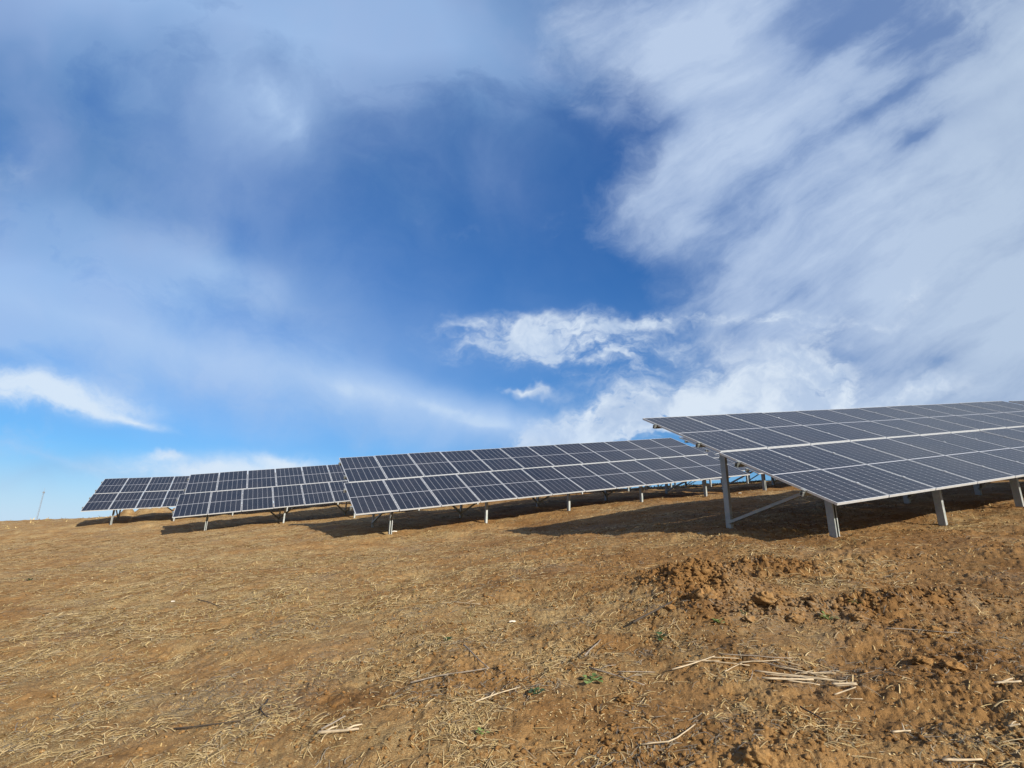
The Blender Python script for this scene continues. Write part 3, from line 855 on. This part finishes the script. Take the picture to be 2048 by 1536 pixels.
# loose crumbs of earth, thick on the dug soil and round the posts
def crumbs(name, n, seed):
    R = np.random.RandomState(seed)
    th = np.radians(R.uniform(-48, 50, n * 8)); r = np.exp(R.uniform(math.log(2.4), math.log(15), n * 8))
    x = r * np.sin(th); y = r * np.cos(th)
    pile, side = masks(x, y)
    dn = np.clip(.02 + .16 * side * np.clip(.5 + 1.6 * fbm(x * 1.2, y * 1.2, 2, 180), .05, 1.5) + 1.0 * pile, 0, 1)
    keep = R.rand(len(x)) < dn
    x = x[keep][:n]; y = y[keep][:n]
    for k, (O, s_, du_, t_) in TAB.items():
        U, V, N = axes(s_, t_); O = np.array(O)
        for u in POSTS[k]:
            p = O + U * u * MW + V * .58
            m = 90
            x = np.concatenate([x, p[0] + R.normal(0, .22, m)]); y = np.concatenate([y, p[1] + R.normal(0, .22, m)])
    n = len(x); pile, side = masks(x, y)
    sz = np.exp(R.normal(math.log(.0065), .55, n)) * (1 + .9 * np.clip(pile, 0, 1)); sz = np.minimum(np.clip(sz, .003, .040), .013 + .027 * np.clip(pile * 1.3, 0, 1) + .006 * R.rand(n))
    ph = (1 + 5 ** .5) / 2
    ico = np.array([(-1, ph, 0), (1, ph, 0), (-1, -ph, 0), (1, -ph, 0), (0, -1, ph), (0, 1, ph), (0, -1, -ph), (0, 1, -ph), (ph, 0, -1), (ph, 0, 1), (-ph, 0, -1), (-ph, 0, 1)]) / 1.9
    fc = np.array([(0, 11, 5), (0, 5, 1), (0, 1, 7), (0, 7, 10), (0, 10, 11), (1, 5, 9), (5, 11, 4), (11, 10, 2), (10, 7, 6), (7, 1, 8), (3, 9, 4), (3, 4, 2), (3, 2, 6), (3, 6, 8), (3, 8, 9), (4, 9, 5), (2, 4, 11), (6, 2, 10), (8, 6, 7), (9, 8, 1)])
    a = R.uniform(0, 6.283, n); c_, s_ = np.cos(a), np.sin(a)
    P = ico[None] * (1 + R.uniform(-.42, .38, (n, 12, 1))) * R.uniform(.65, 1.35, (n, 1, 3)) * np.array([1.1, 1, .68])
    b = R.uniform(-.8, .8, n)[:, None]
    Pz = P[..., 2] * np.cos(b) + P[..., 0] * np.sin(b); Px = P[..., 0] * np.cos(b) - P[..., 2] * np.sin(b)
    X = Px * c_[:, None] - P[..., 1] * s_[:, None]; Y = Px * s_[:, None] + P[..., 1] * c_[:, None]
    z = surf(x, y) + sz * .35
    Vv = np.stack([x[:, None] + X * sz[:, None], y[:, None] + Y * sz[:, None], z[:, None] + Pz * sz[:, None]], -1).reshape(-1, 3)
    F = (fc[None] + 12 * np.arange(n)[:, None, None]).reshape(-1, 3)
    me = mesh_np(name, Vv, F, M_soil)
    dm = np.repeat(np.clip(.35 + .4 * side + R.normal(0, .3, n), 0, 1), 12)
    q = me.attributes.new('damp', 'FLOAT', 'POINT'); q.data.foreach_set('value', dm.astype(np.float32))
    o = link(bpy.data.objects.new(name, me))
    return tag(o, 'loose crumbs of brown earth, thickest on the dug soil at the right', 'soil crumbs', kind='stuff')
POSTS = {4: [.53, 2.87, 5.0], 3: [.93, 3.36, 5.77, 8.19, 10.6], 2: [.99, 3.41], 1: [1.13, 3.5]}
crumbs('soil_crumbs', 26000, 44)

# ------------------------------------------------------------------ single things on the ground
def stalk(name, px0, py0, px1, py1, rad, material, label, cat, group=None, bend=.02, lift=.012, forks=()):
    a = np.array(at(px0, py0)); b = np.array(at(px1, py1))
    n = 7; pts = []
    L = np.linalg.norm(b - a); side = np.array([-(b - a)[1], (b - a)[0], 0]) / (L + 1e-9)
    ph = random.uniform(0, 6)
    zs = []
    for i in range(n):
        f = i / (n - 1); p = a * (1 - f) + b * f + side * L * bend * (math.sin(f * 5 + ph) + random.uniform(-.3, .3))
        zs.append(sf(p[0], p[1])); pts.append(p)
    # a stiff stalk spans the dips and rests on the highest clods
    cs = np.polyfit(np.linspace(0, 1, n), zs, 1); line = np.polyval(cs, np.linspace(0, 1, n)); off = max(0, np.max(np.array(zs) - line)) * .6
    for i, p in enumerate(pts): p[2] = max(line[i] + off, zs[i] * .5 + (line[i] + off) * .5) + lift
    rad *= .9
    mb = MB(); mb.tube(pts, [rad * (1 - .35 * i / (n - 1)) * random.uniform(.9, 1.15) for i in range(n)], 6)
    for (f, ang, l) in forks:
        i = int(f * (n - 1)); p = pts[i]; d = (b - a) / L
        q = p + np.array([d[0] * math.cos(ang) - d[1] * math.sin(ang), d[0] * math.sin(ang) + d[1] * math.cos(ang), .25]) * l
        mid = (p + q) / 2 + np.array([0, 0, l * .08])
        mb.tube([p, mid, q], [rad * .75, rad * .6, rad * .4], 5)
    o = mb.obj(name, material, None, True)
    tag(o, label, cat, group)
    return o
HEAP = 'pale stalks lying together in the right foreground'
HL = 'bleached dry stalk among those lying side by side in the right foreground'
for (a, b, c, d, r) in ((1510, 1347, 1668, 1358, .0065), (1525, 1364, 1628, 1361, .0085), (1560, 1342, 1655, 1356, .005), (1664, 1371, 1714, 1373, .008), (1345, 1349, 1432, 1332, .0055),
                        (1400, 1336, 1500, 1341, .0045), (1440, 1330, 1585, 1328, .004), (1480, 1338, 1560, 1333, .0045), (1450, 1360, 1484, 1337, .0035),
                        (1600, 1350, 1672, 1345, .004), (1668, 1384, 1712, 1380, .005), (1690, 1392, 1725, 1396, .0035), (1500, 1380, 1508, 1352, .003), (1235, 1357, 1310, 1350, .0035),
                        (1530, 1352, 1660, 1362, .0045), (1540, 1337, 1630, 1352, .0035), (1500, 1333, 1600, 1345, .0035), (1575, 1366, 1640, 1369, .0045), (1600, 1357, 1690, 1366, .0035),
                        (1420, 1333, 1480, 1329, .0035), (1560, 1330, 1600, 1336, .003), (1640, 1348, 1680, 1340, .003), (1370, 1341, 1440, 1338, .003), (1672, 1377, 1716, 1378, .0045), (1590, 1350, 1625, 1340, .0028)):
    stalk('dry_stalk', a, b, c, d, r, M_stalk if r > .0042 else random.choice([M_stalk, M_stalkg]), HL, 'stalk', HEAP)
stalk('dry_stalk', 632, 1491, 716, 1487, .010, M_stalk, 'thick white forked stalk at the bottom edge left of centre', 'stalk', bend=.04, forks=((.3, .8, .07), (.7, .5, .09)))
stalk('dry_stalk', 640, 1480, 688, 1462, .006, M_stalkg, 'greyish stalk leaning above the thick white forked stalk at the bottom', 'stalk')
stalk('dry_stalk', 1992, 1378, 2046, 1379, .008, M_stalk, 'white stalk lying at the right edge of the picture', 'stalk')
stalk('dry_stalk', 2004, 1374, 2028, 1366, .007, M_stalk, 'short white stalk propped across the one at the right edge', 'stalk')
stalk('dry_stalk', 1775, 1262, 1915, 1266, .0045, M_stalkg, 'long thin bowed stalk lying right of the green weeds', 'stalk', bend=.05)
stalk('dry_stalk', 1570, 1228, 1640, 1222, .006, M_stalk, 'stalk lying on the line of upturned clods', 'stalk', forks=((.5, 1.0, .12), (.8, .6, .1)))
stalk('dry_stalk', 1586, 1224, 1600, 1206, .004, M_stalk, 'upright splinter of straw behind the line of clods', 'stalk')
stalk('dry_stalk', 1785, 1468, 1822, 1466, .006, M_stalk, 'short pale stalk near the lower right corner left of a fork of straw', 'stalk', forks=((.8, 1.1, .07),))
stalk('dry_stalk', 1888, 1528, 1965, 1524, .007, M_stalk, 'pale stalk at the bottom edge near the lower right corner', 'stalk')
stalk('dry_stalk', 2020, 1470, 2046, 1473, .006, M_stalk, 'pale stalk cut by the right edge near the lower corner', 'stalk', forks=((.3, .9, .06),))
stalk('dry_stalk', 820, 1382, 975, 1356, .0055, M_stalkg, 'long curved grey stalk in the centre foreground', 'stalk', bend=.06)
stalk('dry_stalk', 925, 1302, 978, 1354, .0055, M_stalkg, 'straight grey stalk pointing down at the curved one in the centre foreground', 'stalk', bend=.01)
stalk('dry_stalk', 1180, 1352, 1290, 1378, .0055, M_stalkg, 'grey forked stalk beside the bright green weed', 'stalk', forks=((.2, .8, .12), (.5, -.7, .12), (.7, .6, .1)))
stalk('dry_stalk', 1170, 1328, 1200, 1288, .006, M_stalkg, 'grey stalk standing in the dark hollow left of the heap', 'stalk', bend=.01)
stalk('dry_stalk', 905, 1212, 960, 1214, .005, M_stalk, 'small branched straw stalk in the middle of the field', 'stalk', forks=((.6, .7, .10), (.8, -.9, .08)))
stalk('dry_stalk', 950, 1422, 1040, 1392, .005, M_stalk, 'slanting straw stalk in the lower centre', 'stalk', forks=((.4, .6, .06),))
stalk('dry_stalk', 1290, 1498, 1400, 1462, .0045, M_stalk, 'bent straw stalk low in the centre foreground', 'stalk', bend=.1)
stalk('dark_twig', 1268, 1266, 1345, 1232, .010, M_stick, 'dark twig leaning against the pile of loose soil', 'twig', bend=.015, lift=.03)
stalk('dark_twig', 395, 1206, 445, 1212, .006, M_stick, 'thin dark twig lying in the straw on the left', 'twig')
stalk('dark_twig', 525, 1396, 532, 1452, .006, M_stick, 'black crooked twig in the lower left straw', 'twig', bend=.06)
stalk('dark_twig', 1605, 1420, 1655, 1458, .005, M_stick, 'thin dark twig below the pale stalks on the right', 'twig', bend=.05)
stalk('dark_twig', 345, 1468, 480, 1452, .005, M_stick, 'long grey twig lying flat in the lower left', 'twig')

# clods
def clod(px, py, size, label, squash=.75, seed=0, dz=0):
    R = np.random.RandomState(seed)
    c = at(px, py); nlat, nlon = 30, 44
    vs = []; 
    for i in range(nlat + 1):
        ph = math.pi * i / nlat
        for j in range(nlon):
            th = 2 * math.pi * j / nlon
            vs.append((math.sin(ph) * math.cos(th), math.sin(ph) * math.sin(th), math.cos(ph)))
    vs = np.array(vs)
    n = fbm(vs[:, 0] * 1.4 + seed + vs[:, 2] * 1.7, vs[:, 1] * 1.4 + vs[:, 2] * 1.1, 2, seed) * .22
    n = n + (lumps(vs[:, 0] * 2.2 + vs[:, 2] * 1.3 + seed, vs[:, 1] * 2.2 - vs[:, 2] * 1.6, seed + 5) - .4) * .26
    n = n + (lumps(vs[:, 0] * 5 + vs[:, 2] * 3, vs[:, 1] * 5 + vs[:, 2] * 2.2, seed + 9) - .4) * .16 + fbm(vs[:, 0] * 6 + vs[:, 2] * 5, vs[:, 1] * 6 - vs[:, 2] * 4, 3, seed + 3, .7) * .12
    vs = vs * (1 + n)[:, None] * size * np.array([R.uniform(.9, 1.3), R.uniform(.8, 1.1), squash])
    f = []
    for i in range(nlat):
        for j in range(nlon):
            f.append((i * nlon + j, (i + 1) * nlon + j, (i + 1) * nlon + (j + 1) % nlon, i * nlon + (j + 1) % nlon))
    me = mesh_np('soil_clod', vs, f, M_soil, True)
    o = link(bpy.data.objects.new('soil_clod', me)); o.location = (c[0], c[1], sf(c[0], c[1]) + size * .12 + dz); o.rotation_euler = (0, 0, R.uniform(0, 6))
    return tag(o, label, 'clod of soil')
clod(1412, 1228, .115, 'largest lump of soil, at the foot of the pile of loose earth', .85, 3)
clod(1532, 1236, .075, 'second large lump of soil, in the line right of the pile', .8, 8)
clod(1590, 1252, .060, 'lump of soil right of the second large one, in the same line', .8, 12)
clod(1500, 1256, .050, 'low lump of soil between the two largest ones', .6, 15)
clod(1340, 1238, .055, 'lump of soil at the left foot of the pile beside the dark twig', .7, 18)
clod(1716, 1250, .055, 'rounded lump of soil right of the green weed at the line of clods', .6, 21)
clod(1866, 1262, .05, 'small pointed lump of soil on the right near the bowed stalk', .7, 24)
clod(1845, 1328, .055, 'crumbling lump of soil at the right, above the white stalk', .55, 27)
clod(1905, 1338, .060, 'dark lump of soil farthest right, above the white stalk', .55, 31)
clod(1515, 1532, .06, 'lump of soil cut by the bottom edge right of centre', .8, 34)
clod(1252, 1400, .05, 'flat lump of soil below the grey forked stalk', .5, 37)

# weeds
def weed(px, py, size, nl, material, label, seed=0):
    R = np.random.RandomState(seed); c = at(px, py)
    root = bpy.data.objects.new('green_weed', None); link(root); root.location = (c[0], c[1], sf(c[0], c[1]) - .005); root.empty_display_size = .05
    tag(root, label, 'weed')
    st = MB(); lf = MB()
    for k in range(nl):
        a = R.uniform(0, 6.28); l = size * R.uniform(.5, 1.1); e = R.uniform(.25, 1.1)
        d = np.array([math.cos(a) * math.cos(e), math.sin(a) * math.cos(e), math.sin(e)])
        p1 = d * l * .55
        st.tube([(0, 0, 0), p1 * .5 + np.array([0, 0, .004]), p1], [.0022, .0018, .0012], 4)
        side = np.array([-math.sin(a), math.cos(a), 0]); w = l * R.uniform(.24, .36)
        rows = []
        for i, (f, ww) in enumerate(((0, .12), (.3, .85), (.6, 1.0), (.85, .6), (1, .05))):
            q = p1 + d * l * .55 * f + np.array([0, 0, -l * .22 * f * f])
            rows += [q - side * w * ww + np.array([0, 0, .12 * w * ww]), q, q + side * w * ww + np.array([0, 0, .12 * w * ww])]
        fs = []
        for i in range(4):
            b = i * 3; fs += [(b, b + 1, b + 4, b + 3), (b + 1, b + 2, b + 5, b + 4)]
        lf.add(rows, fs)
    st.obj('stem', material, root); lf.obj('leaf_cluster', material, root)
weed(1182, 1368, .085, 16, M_leaf, 'bright green weed left of the grey forked stalk', 1)
weed(1440, 1264, .070, 14, M_leaf, 'low green weed just below the largest lump of soil', 2)
weed(1658, 1250, .075, 15, M_leaf, 'green weed growing at the right end of the line of clods', 3)
weed(1712, 1228, .06, 10, M_leaf, 'faint green weed behind the line of clods with straw across it', 4)
weed(1322, 1282, .075, 14, M_leafd, 'dark green weed left of the low green one', 5)
weed(895, 1282, .06, 12, M_leafd, 'dark green weed in the middle of the field near the white scrap', 6)
weed(1075, 1402, .06, 12, M_leafd, 'dark green weed in the centre foreground below the curved stalk', 7)
weed(962, 1488, .045, 9, M_leaf, 'tiny green shoot low in the centre foreground', 8)
weed(1490, 1252, .05, 9, M_leafd, 'tiny dark weed between two lumps of soil', 9)
weed(58, 1168, .09, 12, M_leafd, 'dark weed alone at the left edge of the field', 10)

# scraps
def scrap(px, py, l, w, h, label, seed, name='white_scrap', cat='scrap'):
    R = np.random.RandomState(seed); c = at(px, py); mb = MB()
    prof = [(-w / 2, 0), (-w * .3, h), (w * .25, h * .8), (w / 2, .1 * h), (0, -h * .3)]
    a = R.uniform(-.4, .4); d = np.array([math.cos(a), math.sin(a), .08]); e = np.array([-math.sin(a), math.cos(a), 0])
    mb.prism(prof, -d * l / 2, np.array([0, 0, h * .3]), e, Z); mb.prism([(p[0] * .8, p[1] * .8) for p in prof], np.array([0, 0, h * .3]), d * l / 2 + e * w * .3, e, Z)
    o = mb.obj(name, M_white); o.location = (c[0], c[1], sf(c[0], c[1]) + .006)
    return tag(o, label, cat)
scrap(1025, 1243, .055, .02, .012, 'small white plastic scrap lying in the middle of the field', 1)
scrap(1398, 1074, .10, .025, .015, 'pale scrap lying in the shadow of the nearest table', 2)
scrap(789, 1067, .13, .04, .03, 'pale scrap at the foot of the first post of the long middle table', 3)
scrap(346, 1203, .045, .02, .012, 'white scrap lying in the straw on the left', 4)
scrap(1480, 987, .10, .04, .02, 'tiny pale scrap on the bright strip behind the tall bare rear post', 5)

# ------------------------------------------------------------------ far masts
def mast(px, pybase, r, h, w, label, lattice=True):
    d = ray(px, pybase); hd = math.hypot(d[0], d[1]); x = d[0] / hd * r; y = d[1] / hd * r
    zb = G(x, y) + 0; zt = CZ + d[2] / hd * r + h
    root = bpy.data.objects.new('radio_mast' if lattice else 'pole', None); link(root); root.location = (x, y, zb)
    tag(root, label, 'mast' if lattice else 'pole')
    H = zt - zb
    if lattice:
        L = MB(); Bc = MB()
        cs = [np.array([math.cos(a), math.sin(a), 0]) * w for a in (0, 2.094, 4.189)]
        for c in cs: L.tube([c, c * .8 + Z * H], [w * .16, w * .14], 5)
        n = int(H / (w * 3)); 
        for i in range(n):
            z0 = H * i / n; z1 = H * (i + 1) / n
            for k in range(3):
                a, b = cs[k], cs[(k + 1) % 3]
                if i % 2: a, b = b, a
                Bc.tube([a * .95 + Z * z0, b * .95 + Z * z1], [w * .08, w * .08], 4)
        L.obj('mast_leg', M_mast, root); Bc.obj('bracing', M_mast, root)
        A = MB(); A.tube([Z * (H - .2), Z * (H + w * 5)], [w * .2, w * .1], 6); A.box(-w * 1.4, w * 1.4, -w * .5, w * .5, H - w * 2.5, H - w * .5); A.obj('antenna', M_mast, root)
    else:
        L = MB(); L.tube([(0, 0, 0), Z * H], [w, w * .7], 8); L.obj('shaft', M_mast, root)
        A = MB(); A.tube([Z * H, Z * H + UH * w * 6 + Z * w * 2], [w * .6, w * .5], 6); A.obj('arm', M_mast, root)
mast(75, 1033, 150, 5.0, .14, 'thin grey lattice mast rising from the crest at the far left')
mast(1352, 967, 60, 1.3, .03, 'thin pole on the skyline under the right end of the middle table', False)
mast(1486, 965, 70, 1.3, .03, 'thin pole on the skyline right of the tall bare rear post', False)
